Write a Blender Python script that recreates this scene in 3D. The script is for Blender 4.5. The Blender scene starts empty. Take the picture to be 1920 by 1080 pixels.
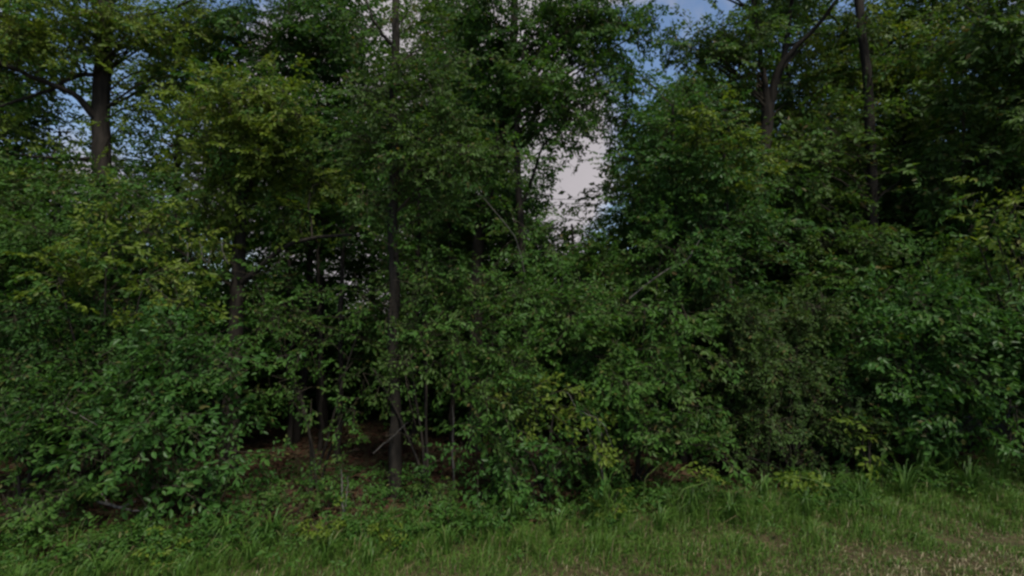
import bpy, math
import numpy as np
from mathutils import noise as mnoise, Vector

rng = np.random.default_rng(11)
C = bpy.context.scene
COL = C.collection
R = math.radians

# ------------------------------------------------------------------ camera
CAM_H, PITCH = 2.5, 3.0
cam_d = bpy.data.cameras.new('camera')
cam_d.lens, cam_d.sensor_width = 18.0, 36.0
cam_d.clip_start, cam_d.clip_end = 0.05, 2000
cam = bpy.data.objects.new('camera', cam_d)
cam.location = (0, 0, CAM_H)
cam.rotation_euler = (R(90 + PITCH), 0, 0)
COL.objects.link(cam)
C.camera = cam

# ------------------------------------------------------------------ sky
SUN_EL, SUN_AZ = R(60), R(156)          # azimuth clockwise from +Y, seen from above
w = bpy.data.worlds.new('World'); C.world = w; w.use_nodes = True
nt = w.node_tree; nt.nodes.clear()
def wn(t, **k):
    n = nt.nodes.new(t)
    for a, b in k.items(): setattr(n, a, b)
    return n
sky = wn('ShaderNodeTexSky', sky_type='NISHITA', sun_disc=False, sun_elevation=SUN_EL, sun_rotation=SUN_AZ)
sky.air_density, sky.dust_density, sky.ozone_density = 1.0, 0.6, 1.6
tc = wn('ShaderNodeTexCoord')
nz = wn('ShaderNodeTexNoise'); nz.inputs['Scale'].default_value = 2.3; nz.inputs['Detail'].default_value = 7
nz.inputs['Roughness'].default_value = .55
mp = wn('ShaderNodeMapping'); mp.inputs['Location'].default_value = (3.1, 7.4, 1.2)
nt.links.new(tc.outputs['Generated'], mp.inputs['Vector']); nt.links.new(mp.outputs['Vector'], nz.inputs['Vector'])
# one big cumulus bank ahead (a direction lobe broken up by the noise), broken cloud elsewhere
dt = wn('ShaderNodeVectorMath', operation='DOT_PRODUCT')
el, az = R(14), R(-8)
dt.inputs[1].default_value = (math.sin(az) * math.cos(el), math.cos(az) * math.cos(el), math.sin(el))
nt.links.new(tc.outputs['Generated'], dt.inputs[0])
lob = wn('ShaderNodeMapRange'); lob.interpolation_type = 'SMOOTHSTEP'
for i, v in zip((1, 2, 3, 4), (math.cos(R(25)), math.cos(R(7)), -.05, .30)): lob.inputs[i].default_value = v
nt.links.new(dt.outputs['Value'], lob.inputs[0])
ad = wn('ShaderNodeMath', operation='ADD'); nt.links.new(nz.outputs['Fac'], ad.inputs[0]); nt.links.new(lob.outputs[0], ad.inputs[1])
mr = wn('ShaderNodeMapRange'); mr.interpolation_type = 'SMOOTHSTEP'
for i, v in zip((1, 2, 3, 4), (.46, .58, 0, 1)): mr.inputs[i].default_value = v
nt.links.new(ad.outputs[0], mr.inputs[0])
nz2 = wn('ShaderNodeTexNoise'); nz2.inputs['Scale'].default_value = 5; nz2.inputs['Detail'].default_value = 6
nt.links.new(mp.outputs['Vector'], nz2.inputs['Vector'])
cr = wn('ShaderNodeValToRGB')
cr.color_ramp.elements[0].position, cr.color_ramp.elements[1].position = .3, .75
cr.color_ramp.elements[0].color = (3.0, 2.8, 2.95, 1)
cr.color_ramp.elements[1].color = (3.8, 3.55, 3.7, 1)
nt.links.new(nz2.outputs['Fac'], cr.inputs[0])
mx = wn('ShaderNodeMixRGB')
nt.links.new(mr.outputs[0], mx.inputs[0]); nt.links.new(sky.outputs[0], mx.inputs[1]); nt.links.new(cr.outputs[0], mx.inputs[2])
bg = wn('ShaderNodeBackground'); bg.inputs['Strength'].default_value = .08
out = wn('ShaderNodeOutputWorld')
nt.links.new(mx.outputs[0], bg.inputs[0]); nt.links.new(bg.outputs[0], out.inputs[0])

# ------------------------------------------------------------------ sun (veiled)
sd = bpy.data.lights.new('sun', 'SUN'); sd.energy = 3.0; sd.angle = R(10); sd.color = (1, .95, .86)
so = bpy.data.objects.new('sun', sd); COL.objects.link(so)
so.rotation_euler = (R(90) - SUN_EL, 0, -SUN_AZ + R(180))
so.location = (0, 0, 30)

C.view_settings.view_transform = 'Standard'; C.view_settings.look = 'None'
C.view_settings.gamma = 1; C.view_settings.use_curve_mapping = False
C.view_settings.exposure = .9
C.render.engine = 'CYCLES'
C.cycles.use_denoising = True
C.cycles.max_bounces = 6; C.cycles.diffuse_bounces = 3; C.cycles.transmission_bounces = 4; C.cycles.glossy_bounces = 2
C.cycles.pixel_filter_type = 'BLACKMAN_HARRIS'; C.cycles.filter_width = 2.6      # the photograph is soft

# ------------------------------------------------------------------ helpers
CP, SP = math.cos(R(PITCH)), math.sin(R(PITCH))
def at(px, py, d):
    """point in the place seen at 1920x1080 pixel px,py, d metres ahead"""
    xr, yr = (px - 960) / 960, (540 - py) / 960
    t = d / (CP - yr * SP)
    return np.array([t * xr, d, CAM_H + t * (SP + yr * CP)])
def edge(x): return 6.22 + .205 * x                    # where the mown verge meets the wood
def ground(x, y):
    e = y - edge(x)
    z = .05 * mnoise.noise(Vector((x * .7, y * .7, 3))) + .03 * mnoise.noise(Vector((x * 2.3, y * 2.3, 9)))
    z += .16 * max(0, min(1, (e + 1.2) / 1.6)) - .16
    z *= max(0, min(1, (y - 3.4) / .6))
    return z + .004
def unit(v): return v / (np.linalg.norm(v, axis=-1, keepdims=True) + 1e-9)

class MB:
    def __init__(s): s.v, s.f4, s.m4, s.n = [], [], [], 0
    def add(s, v, f, m=0):
        v = np.asarray(v, float).reshape(-1, 3); f = np.asarray(f, int).reshape(-1, 4)
        s.v.append(v); s.f4.append(f + s.n); s.m4.append(np.full(len(f), m)); s.n += len(v)
    def build(s, name, mats, parent=None, origin=None, smooth=False):
        me = bpy.data.meshes.new(name)
        v = np.concatenate(s.v); f = np.concatenate(s.f4); m = np.concatenate(s.m4)
        if origin is not None: v = v - origin
        me.vertices.add(len(v)); me.vertices.foreach_set('co', v.astype(np.float32).ravel())
        me.loops.add(f.size); me.loops.foreach_set('vertex_index', f.astype(np.int32).ravel())
        me.polygons.add(len(f)); me.polygons.foreach_set('loop_start', np.arange(len(f), dtype=np.int32) * 4)
        me.polygons.foreach_set('material_index', m.astype(np.int32))
        me.polygons.foreach_set('use_smooth', np.full(len(f), smooth))
        for x in (mats if isinstance(mats, (list, tuple)) else [mats]): me.materials.append(x)
        me.update(calc_edges=True); me.validate()
        o = bpy.data.objects.new(name, me); COL.objects.link(o)
        if parent is not None: o.parent = parent
        return o

def smooth_path(pts, n):
    """Catmull-Rom through rows of x,y,z,r"""
    p = np.asarray(pts, float)
    if len(p) == 2: p = np.array([p[0], (p[0] + p[1]) / 2, p[1]])
    q = np.vstack([2 * p[0] - p[1], p, 2 * p[-1] - p[-2]])
    t = np.linspace(0, len(p) - 1 - 1e-6, n); i = t.astype(int); u = (t - i)[:, None]
    a, b, c, d = q[i], q[i + 1], q[i + 2], q[i + 3]
    return .5 * (2 * b + (c - a) * u + (2 * a - 5 * b + 4 * c - d) * u**2 + (3 * b - a - 3 * c + d) * u**3)

def tube(mb, pts, n=8, sides=7, m=0, rough=0., wob=0.):
    p = smooth_path(pts, n); c, r = p[:, :3].copy(), np.maximum(p[:, 3], .0008)
    if wob: c[1:-1] += rng.normal(0, wob, (n - 2, 3))
    t = unit(np.gradient(c, axis=0))
    ref = np.array([.31, .95, .05]) if abs(t[0][2]) > .6 else np.array([0, 0, 1.])
    a = unit(np.cross(t, ref)); b = np.cross(t, a)
    th = np.arange(sides) * 2 * math.pi / sides
    rr = r[:, None] * (1 + rough * rng.normal(0, 1, (n, sides)))
    v = c[:, None] + rr[..., None] * (a[:, None] * np.cos(th)[None, :, None] + b[:, None] * np.sin(th)[None, :, None])
    i = np.arange(n - 1)[:, None] * sides; j = np.arange(sides)[None]; k = (j + 1) % sides
    f = np.stack([i + j, i + k, i + sides + k, i + sides + j], -1).reshape(-1, 4)
    mb.add(v, f, m)

def leaf_template(L, W):
    """six-point ovate blade folded on its midrib, stalk at 0, along +x"""
    return np.array([[0, 0, 0], [.28*L, -.42*W, .06*L], [.66*L, -.38*W, .05*L], [L, 0, -.07*L], [.66*L, .38*W, .05*L], [.28*L, .42*W, .06*L]])
LEAF_F = np.array([[0, 1, 2, 3], [0, 3, 4, 5]])

def rot_from(a, nrm):
    a = unit(a); y = unit(np.cross(nrm, a)); z = np.cross(a, y)
    return np.stack([a, y, z], -1)

def make_spray(L, S, aspect=.55, nleaf=26, twig=True, cheap=False):
    """a twig S long with side twiglets and leaves lying roughly in one plane"""
    mb = MB()
    P, A, K = [], [], []
    nodes = 5
    tip = np.array([S, 0, -.12 * S])
    for k in range(nodes):
        t = (k + 1) / (nodes + .3); side = 1 if k % 2 else -1
        b = np.array([S * t, 0, -.12 * S * t * t])
        ang = side * rng.uniform(.6, 1.1); l = S * (.55 - .35 * t) * rng.uniform(.7, 1.2)
        e = b + l * np.array([math.cos(ang), math.sin(ang), rng.uniform(-.25, .15)])
        if twig and k < 3: tube(mb, [[*b, .0022], [*e, .001]], 2, 3, 1)
        for q in range(max(2, nleaf // 6)):
            u = (q + .7) / max(2, nleaf // 6); pa = ang + (1 if q % 2 else -1) * rng.uniform(.4, 1.0)
            P.append(b + (e - b) * u); A.append(pa)
    for q in range(nleaf - len(P)):
        P.append(tip * rng.uniform(.55, 1)); A.append(rng.uniform(-1, 1))
    P = np.array(P); A = np.array(A); n = len(P)
    a = np.stack([np.cos(A), np.sin(A), rng.normal(-.45, .40, n)], -1)
    nr = unit(np.stack([rng.normal(0, .6, n), rng.normal(0, .6, n), np.ones(n)], -1))
    M = rot_from(a, nr) * rng.uniform(.65, 1.15, n)[:, None, None]
    lt = leaf_template(L, L * aspect); lf, k = LEAF_F, 6
    if cheap: lt = np.array([[0, 0, 0], [.45*L, -.48*L*aspect, .06*L], [L, 0, -.05*L], [.45*L, .48*L*aspect, .06*L]]); lf, k = np.array([[0, 1, 2, 3]]), 4
    v = np.einsum('nij,kj->nki', M, lt) + P[:, None]
    mb.add(v, (np.arange(n)[:, None, None] * k + lf).reshape(-1, 4), 0)
    if twig: tube(mb, [[0, 0, 0, .004], [*(tip * .5 + np.array([0, 0, .02 * S])), .003], [*tip, .001]], 3, 3, 1)
    return np.concatenate(mb.v), np.concatenate(mb.f4), np.concatenate(mb.m4)

def place_sprays(mb, tmpl, pos, axis, nrm, scale, alt=0.):
    """stamp the spray templates at pos"""
    M = rot_from(axis, nrm) * scale[:, None, None]
    which = rng.integers(0, len(tmpl), len(pos))
    for k, (v, f, m) in enumerate(tmpl):
        s = np.where(which == k)[0]
        if not len(s): continue
        vv = np.einsum('nij,kj->nki', M[s], v) + pos[s][:, None]
        ff = (np.arange(len(s))[:, None, None] * len(v) + f).reshape(-1, 4)
        for mi in (0, 1):
            g = np.tile(m == mi, len(s))
            if not g.any(): continue
            mb.v.append(vv.reshape(-1, 3)) if mi == 0 else None
            mb.f4.append(ff[g] + mb.n); mm = np.full(g.sum(), mi)
            if alt and mi == 0: mm[np.repeat(rng.uniform(0, 1, len(s)) < alt, (m == 0).sum())] = 2
            mb.m4.append(mm)
        mb.n += vv.shape[0] * vv.shape[1]

def tagged(o, label=None, cat=None, group=None, kind=None):
    for k, v in (('label', label), ('category', cat), ('group', group), ('kind', kind)):
        if v: o[k] = v
    return o
def empty(name, loc):
    o = bpy.data.objects.new(name, None); o.empty_display_size = .2; o.location = loc; COL.objects.link(o); return o

# ------------------------------------------------------------------ materials
def mat_base(name):
    m = bpy.data.materials.new(name); m.use_nodes = True
    t = m.node_tree; t.nodes.clear()
    return m, t, t.nodes.new('ShaderNodeOutputMaterial')
def mixc(t, fac, a, b, blend='MIX'):
    n = t.nodes.new('ShaderNodeMixRGB'); n.blend_type = blend
    for i, x in enumerate((fac, a, b)):
        if hasattr(x, 'links'): t.links.new(x, n.inputs[i])
        elif i == 0: n.inputs[0].default_value = x
        else: n.inputs[i].default_value = (*x, 1)
    return n.outputs[0]
def ramp(t, src, stops):
    n = t.nodes.new('ShaderNodeValToRGB'); e = n.color_ramp.elements
    while len(e) < len(stops): e.new(.5)
    for k, (p, c) in enumerate(stops): e[k].position = p; e[k].color = (*c, 1)
    t.links.new(src, n.inputs[0]); return n.outputs[0]
def noise_n(t, scale, detail=4, coord='Object', stretch=None):
    tcn = t.nodes.new('ShaderNodeTexCoord'); n = t.nodes.new('ShaderNodeTexNoise')
    n.inputs['Scale'].default_value = scale; n.inputs['Detail'].default_value = detail
    src = tcn.outputs[coord]
    if stretch:
        mpn = t.nodes.new('ShaderNodeMapping'); mpn.inputs['Scale'].default_value = stretch
        t.links.new(src, mpn.inputs[0]); src = mpn.outputs[0]
    t.links.new(src, n.inputs['Vector']); return n.outputs['Fac']

def leaf_mat(name, dark, mid, light, rare=(.10, .07, .025), trans=.36, rough=.5):
    m, t, o = mat_base(name)
    g = t.nodes.new('ShaderNodeNewGeometry')
    c = ramp(t, g.outputs['Random Per Island'], [(0, dark), (.5, mid), (.93, light), (.985, rare)])
    patch = ramp(t, noise_n(t, 1.3, 3), [(.3, dark), (.7, light)])
    c = mixc(t, .42, c, patch)
    p = t.nodes.new('ShaderNodeBsdfPrincipled'); p.inputs['Roughness'].default_value = rough
    p.inputs['Specular IOR Level'].default_value = .14
    tr = t.nodes.new('ShaderNodeBsdfTranslucent'); mxn = t.nodes.new('ShaderNodeMixShader'); mxn.inputs[0].default_value = trans
    t.links.new(c, p.inputs['Base Color'])
    t.links.new(mixc(t, 1, c, (1.5, 1.5, .8), 'MULTIPLY'), tr.inputs[0])
    t.links.new(p.outputs[0], mxn.inputs[1]); t.links.new(tr.outputs[0], mxn.inputs[2]); t.links.new(mxn.outputs[0], o.inputs[0])
    return m
LM = dict(
    yellow=leaf_mat('leaf_yellow_green', (.045, .082, .009), (.080, .126, .014), (.130, .170, .021)),
    mid=leaf_mat('leaf_mid_green', (.022, .060, .010), (.036, .092, .014), (.060, .125, .020)),
    blue=leaf_mat('leaf_blue_green', (.021, .058, .011), (.032, .086, .016), (.052, .120, .025), rough=.4),
    olive=leaf_mat('leaf_olive', (.028, .058, .011), (.043, .086, .015), (.068, .116, .024), rare=(.12, .06, .03)),
    dark=leaf_mat('leaf_dark_green', (.014, .042, .008), (.024, .066, .011), (.042, .094, .017)),
    dull=leaf_mat('leaf_dull_brown_green', (.025, .050, .012), (.038, .074, .016), (.056, .098, .022), rare=(.13, .065, .03)),
)
ALT = dict(yellow='mid', mid='olive', blue='mid', olive='mid', dark='mid', dull='olive')
def bark_mat(name, a, b, scale=14):
    m, t, o = mat_base(name)
    f = noise_n(t, scale, 6, stretch=(1, 1, .16)); f2 = noise_n(t, 2.1, 3)
    c = mixc(t, f2, ramp(t, f, [(.34, a), (.66, b)]), ramp(t, f, [(.4, a), (.7, tuple(x * .7 for x in b))]))
    p = t.nodes.new('ShaderNodeBsdfPrincipled'); p.inputs['Roughness'].default_value = .9; p.inputs['Specular IOR Level'].default_value = .15
    bp = t.nodes.new('ShaderNodeBump'); bp.inputs['Strength'].default_value = .9; bp.inputs['Distance'].default_value = .02
    t.links.new(f, bp.inputs['Height']); t.links.new(bp.outputs[0], p.inputs['Normal'])
    t.links.new(c, p.inputs['Base Color']); t.links.new(p.outputs[0], o.inputs[0]); return m
BARK = bark_mat('bark_dark', (.011, .009, .007), (.032, .026, .020))
BARK_P = bark_mat('bark_grey_brown', (.022, .018, .015), (.070, .058, .048), 9)
TWIG = bark_mat('bark_twig', (.020, .017, .011), (.050, .040, .028), 30)
DEAD = bark_mat('bark_dead_grey', (.065, .058, .05), (.15, .135, .118), 20)

def blade_mat(name, a, b, dry, amount):
    m, t, o = mat_base(name)
    g = t.nodes.new('ShaderNodeNewGeometry')
    c = ramp(t, g.outputs['Random Per Island'], [(0, a), (1 - amount - .02, b), (1 - amount, dry), (1, tuple(x * .75 for x in dry))])
    p = t.nodes.new('ShaderNodeBsdfPrincipled'); p.inputs['Roughness'].default_value = .5; p.inputs['Specular IOR Level'].default_value = .3
    tr = t.nodes.new('ShaderNodeBsdfTranslucent'); mxn = t.nodes.new('ShaderNodeMixShader'); mxn.inputs[0].default_value = .3
    t.links.new(c, p.inputs['Base Color']); t.links.new(c, tr.inputs[0])
    t.links.new(p.outputs[0], mxn.inputs[1]); t.links.new(tr.outputs[0], mxn.inputs[2]); t.links.new(mxn.outputs[0], o.inputs[0]); return m
GRASS = blade_mat('grass_blade', (.042, .102, .011), (.088, .155, .024), (.24, .19, .10), .06)
TUFT = blade_mat('tuft_blade', (.036, .090, .010), (.075, .140, .022), (.16, .15, .07), .03)
STRAW = blade_mat('straw_blade', (.27, .23, .13), (.38, .33, .20), (.09, .12, .03), .35)

def soil_mat():
    m, t, o = mat_base('soil_and_leaf_mould')
    f = noise_n(t, 9, 8); f2 = noise_n(t, .9, 4)
    c = mixc(t, f2, ramp(t, f, [(.3, (.020, .012, .008)), (.7, (.058, .032, .020))]), ramp(t, f, [(.3, (.024, .026, .011)), (.7, (.062, .060, .026))]))
    p = t.nodes.new('ShaderNodeBsdfPrincipled'); p.inputs['Roughness'].default_value = .95; p.inputs['Specular IOR Level'].default_value = .1
    bp = t.nodes.new('ShaderNodeBump'); bp.inputs['Strength'].default_value = 1; bp.inputs['Distance'].default_value = .03
    t.links.new(f, bp.inputs['Height']); t.links.new(bp.outputs[0], p.inputs['Normal'])
    t.links.new(c, p.inputs['Base Color']); t.links.new(p.outputs[0], o.inputs[0]); return m
SOIL = soil_mat()
def stone_mat(name, stops, scale):
    m, t, o = mat_base(name)
    f = noise_n(t, scale, 8)
    p = t.nodes.new('ShaderNodeBsdfPrincipled'); p.inputs['Roughness'].default_value = .9
    bp = t.nodes.new('ShaderNodeBump'); bp.inputs['Strength'].default_value = .6; bp.inputs['Distance'].default_value = .01
    t.links.new(f, bp.inputs['Height']); t.links.new(bp.outputs[0], p.inputs['Normal'])
    t.links.new(ramp(t, f, stops), p.inputs['Base Color']); t.links.new(p.outputs[0], o.inputs[0]); return m
ASPHALT = stone_mat('asphalt', [(.35, (.035, .035, .036)), (.65, (.075, .073, .07))], 60)
GRAVEL = stone_mat('gravel_stone', [(.3, (.22, .20, .18)), (.7, (.40, .37, .34))], 12)
LITTER = leaf_mat('fallen_leaf', (.022, .009, .006), (.040, .017, .010), (.062, .029, .017), rare=(.12, .07, .042), trans=.1, rough=.7)

# ------------------------------------------------------------------ ground, road
def sheet(name, xs, ys, zf, mat):
    X, Y = np.meshgrid(xs, ys); Z = np.array([[zf(x, y) for x in xs] for y in ys])
    nx = len(xs); i = np.arange(len(ys) - 1)[:, None] * nx + np.arange(nx - 1)[None]
    mb = MB(); mb.add(np.stack([X, Y, Z], -1), np.stack([i, i + 1, i + nx + 1, i + nx], -1), 0)
    return tagged(mb.build(name, mat, smooth=True), kind='structure')
xs = np.concatenate([[-900, -300, -90, -40, -25], np.linspace(-16, 16, 97), [25, 40, 90, 300, 900]])
ys = np.concatenate([[-900, -200, -40, -10], np.linspace(0, 20, 81), [25, 32, 45, 80, 200, 900]])
tagged(sheet('ground', xs, ys, ground, SOIL), 'bare soil and leaf mould under the roadside wood')
def road_z(x, y): return .012
tagged(sheet('road', np.linspace(-60, 60, 13), np.array([-4.2, -1, 1, 2.6]), road_z, ASPHALT), 'grey asphalt lane just in front of the verge')

# ------------------------------------------------------------------ plants
def on_ground(px, d):
    x = (px - 960) / 960 * d * 1.002
    return np.array([x, d, ground(x, d)])

tri_count = [0]
DENS = 1.6
def foliage(mb, clumps, anchor, leaf, spray, tmpl=None, twig=True, nleaf=26, lean=.5, sub_r=.42):
    """clumps: px,py,d,rx_px,ry_px,density -> leafy sprays on twigs, each group on its own bough off the anchor paths"""
    leaf *= .92
    cheap = np.mean([c[2] for c in clumps]) > 8.9
    if cheap: leaf *= 1.12; spray *= 1.06
    tmpl = tmpl or [make_spray(leaf, spray, nleaf=nleaf, cheap=cheap) for _ in range(7)]
    la = .36 * leaf * leaf * .8
    for c in clumps:
        px, py, d, rx, ry, dens = c
        o = at(px, py, d); k = d / 960
        rad = np.array([rx * k, min(.9, .75 * rx * k + .1), ry * k])
        area = math.pi * rad[0] * rad[2]
        if py < -80: dens *= .28  # unseen crown tops thinned so they shade the foliage below less
        n = max(4, int(DENS * dens * area / la / nleaf))
        ns = max(1, int(round(area / (sub_r**2 * 2.2)))) + 1
        dirs = unit(rng.normal(0, 1, (ns, 3))); sub = o + dirs * rad * (rng.uniform(0, 1, (ns, 1))**.45) * .82
        for s in sub:                                           # the bough that carries the sub-clump
            if anchor is not None:
                low = anchor; hd = np.linalg.norm(low[:, :2] - s[:2], axis=1)
                j = np.argmin(hd + abs(low[:, 2] - (s[2] - .6 * hd)) * .8)
                b = low[j]; L = np.linalg.norm(s - b[:3])
                if L > .15:
                    midp = b[:3] * .5 + s * .5 + np.array([0, 0, .10 * L]) + rng.normal(0, .06 * L, 3)
                    r0 = min(b[3] * .5, .006 + .010 * L)
                    tube(mb, [[*b[:3], r0], [*midp, r0 * .7], [*s, .004]], 7, 5, 1, wob=.012)
        w = rng.integers(0, ns, n)
        spread = sub_r * rng.uniform(.75, 1.25, ns)
        off = rng.normal(0, 1, (n, 3)) * np.array([.52, .5, .42]) * spread[w][:, None]
        pos = sub[w] + off
        ax = off + (pos - o) * .35 + rng.normal(0, .16, (n, 3)); ax[:, 2] = ax[:, 2] * .85 - .10 + rng.normal(0, .12, n)
        nr = np.array([0, -lean, 1.]) + rng.normal(0, .5, (n, 3))
        place_sprays(mb, tmpl, pos - unit(ax) * spray * .5, ax, nr, rng.uniform(.75, 1.2, n), .24)
        for q in range(0, n, 3):
            tube(mb, [[*sub[w[q]], .004], [*(pos[q] - unit(ax[q]) * spray * .5), .003]], 2, 3, 1)

def P4(pts): return [[*at(px, py, d), r] for px, py, d, r in pts]

def plant(name, label, cat, leafm, base, trunks, clumps, limbs=(), leaf=.085, spray=.42, group=None, bark=BARK, crown='crown', stem='trunk', nleaf=26, lean=.5, sub_r=.42):
    b = on_ground(*base)
    root = tagged(empty(name, b), label, cat, group)
    anchors = []
    for tr in trunks:
        p = P4(tr[1:]) if tr[0] is None else P4(tr)
        g = p[0] if tr[0] is None else None
        first = [b[0] + rng.normal(0, .05 if len(trunks) > 1 else 0), b[1] + rng.normal(0, .05 if len(trunks) > 1 else 0), b[2] - .06, p[0][3] * 1.25]
        path = [first] + p
        n = max(10, int(6 * (p[-1][2] - b[2])))
        mb = MB(); tube(mb, path, min(n, 60), 10 if p[0][3] > .05 else 6, 0, rough=.05, wob=.004)
        mb.build(stem, bark, root, b, smooth=True)
        anchors.append(smooth_path(path, 40))
    for lm in limbs:
        p = P4(lm); mb = MB(); tube(mb, p, 16, 8, 0, rough=.05, wob=.008); mb.build('branch', bark, root, b, smooth=True)
        anchors.append(smooth_path(p, 14)[2:])
    anchors = np.concatenate(anchors)
    mb = MB(); foliage(mb, clumps, anchors, leaf, spray, nleaf=nleaf, lean=lean, sub_r=sub_r)
    o = mb.build(crown, [LM[leafm], TWIG, LM[ALT[leafm]]], root, b)
    tri_count[0] += len(o.data.polygons) * 2
    return root

# --- trees that can be told apart --------------------------------------------------------------
plant('tall_tree', 'tall tree with stout grey trunk and crooked limbs reaching left', 'tree', 'yellow', (186, 9.5),  # backlit look of this crown put into its yellow-green leaf colour
    [[(186, 640, 9.5, .17), (188, 480, 9.5, .16), (191, 340, 9.5, .152), (189, 200, 9.5, .146), (196, 60, 9.5, .135), (205, -200, 9.5, .12), (212, -560, 9.5, .05)]],
    [(196, 30, 9.2, 30, 50, 1.2), (200, 250, 9.2, 26, 22, .7), (195, 330, 9.1, 40, 26, 1.4), (60, 30, 8.7, 130, 70, 2.1), (160, 60, 9.0, 80, 60, 1.4), (20, 120, 8.8, 80, 35, 1.2), (250, 50, 9.3, 90, 60, 1.6), (180, 10, 9.2, 90, 40, 1.6), (340, 50, 9.7, 80, 60, 1.8), (290, 110, 9.6, 60, 40, 1.3), (120, 230, 9.6, 40, 26, .8), (260, 180, 9.9, 50, 50, 1.0), (330, 140, 9.8, 60, 60, 1.0),
     (10, 250, 9.0, 60, 40, 1.4), (100, 300, 9.3, 80, 28, 1.4), (250, 300, 9.9, 50, 26, .8), (30, -150, 9, 200, 120, 1.6), (330, -120, 9.6, 200, 120, 1.6), (200, -380, 9.6, 260, 150, 1.5)],
    limbs=[[(186, 228, 9.45, .065), (140, 178, 9.2, .054), (70, 148, 8.9, .042), (-20, 108, 8.6, .03), (-120, 60, 8.4, .02)],
           [(190, 145, 9.45, .05), (150, 140, 9.3, .038), (95, 168, 9.1, .03), (-20, 205, 8.8, .02)],
           [(186, 298, 9.45, .04), (120, 297, 9.3, .028), (30, 290, 9.0, .014)]], bark=BARK, leaf=.08)
plant('oak_tree', 'crooked dark trunked oak with yellow green upper leaves', 'tree', 'yellow', (437, 8.2),
    [[(440, 640, 8.2, .115), (446, 530, 8.2, .11), (450, 440, 8.2, .095), (452, 385, 8.2, .08), (440, 300, 8.1, .05), (430, 210, 8.0, .03)]],
    [(440, 210, 7.7, 130, 45, 2.4), (335, 255, 7.9, 80, 50, 2.0), (545, 205, 7.9, 110, 55, 2.0), (420, 300, 7.9, 130, 45, 1.9), (400, 370, 7.9, 110, 40, 1.9), (540, 310, 8.1, 100, 60, 1.9), 
     (240, 400, 7.5, 60, 35, 1.5), (390, 450, 7.8, 90, 30, 1.4), (560, 400, 8, 70, 30, 1.1), (520, 270, 8, 90, 40, 1.6), (460, 140, 8.4, 90, 30, 1.2)],
    limbs=[[(447, 535, 8.2, .062), (485, 505, 8.1, .046), (525, 468, 8.0, .038), (580, 448, 8.0, .03), (660, 440, 7.9, .02)],
           [(451, 400, 8.2, .05), (425, 345, 8.0, .035), (412, 290, 7.9, .02)], [(452, 390, 8.2, .05), (478, 330, 8.1, .035), (520, 260, 8, .02)]])
plant('dense_tree', 'dark dense crowned tree behind the yellow green oak', 'tree', 'dark', (560, 10.2),
    [[(575, 640, 10.2, .07), (580, 420, 10.2, .065), (560, 250, 10.2, .055), (545, 80, 10.2, .045), (540, -300, 10.2, .02)]],
    [(520, 60, 10, 110, 80, 1.9), (390, 130, 10.2, 60, 50, 1.3), (400, 20, 10.2, 80, 40, 1.6), (600, 110, 10, 90, 80, 2.0), (430, 60, 10.2, 80, 60, 1.5), (640, 250, 9.8, 80, 80, 2.4), (640, 350, 9.5, 80, 70, 2.2), (560, 360, 9.6, 80, 60, 1.8), (650, 60, 9.8, 40, 70, 2.0), (540, -120, 10, 200, 120, 1.6), (540, -320, 10, 220, 130, 1.6)])
plant('slender_tree', 'straight slender tree seen from mossy foot to top', 'tree', 'olive', (741, 7.1),
    [[(740, 900, 7.1, .092), (742, 780, 7.1, .08), (737, 660, 7.12, .077), (740, 540, 7.1, .074), (736, 420, 7.08, .070), (740, 300, 7.1, .066), (738, 190, 7.12, .060), (742, 90, 7.1, .055), (742, -20, 7.1, .05), (748, -330, 7.1, .025)]],
    [(748, 690, 6.9, 24, 22, .8), (728, 810, 6.85, 24, 18, .6), (742, 215, 6.9, 26, 50, 1.6), (735, 330, 6.85, 24, 50, 1.5), (752, 470, 6.9, 24, 26, .8), (735, 560, 6.9, 22, 24, .6), (770, 170, 7.1, 80, 45, 2.0), (700, 170, 7.3, 60, 50, 1.9), (840, 200, 7.2, 80, 55, 2.0), (800, 290, 7.0, 110, 55, 2.0), (690, 280, 7.3, 70, 50, 2.0), (880, 290, 7.2, 80, 50, 2.0), (690, 370, 7.2, 60, 40, 1.6), (800, 370, 7.1, 80, 35, 1.4),
     (672, 60, 7.2, 24, 50, 1.3), (775, 25, 7.0, 22, 40, .9), (740, 40, 7.1, 30, 30, .7), (830, 100, 7.4, 40, 40, 1.5), (740, -270, 7.2, 220, 110, 1.4)],
    limbs=[[(740, 92, 7.1, .03), (712, 55, 7.0, .022), (690, 15, 6.9, .014), (680, -40, 6.9, .01)]], bark=BARK, leaf=.07, spray=.36)
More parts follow.
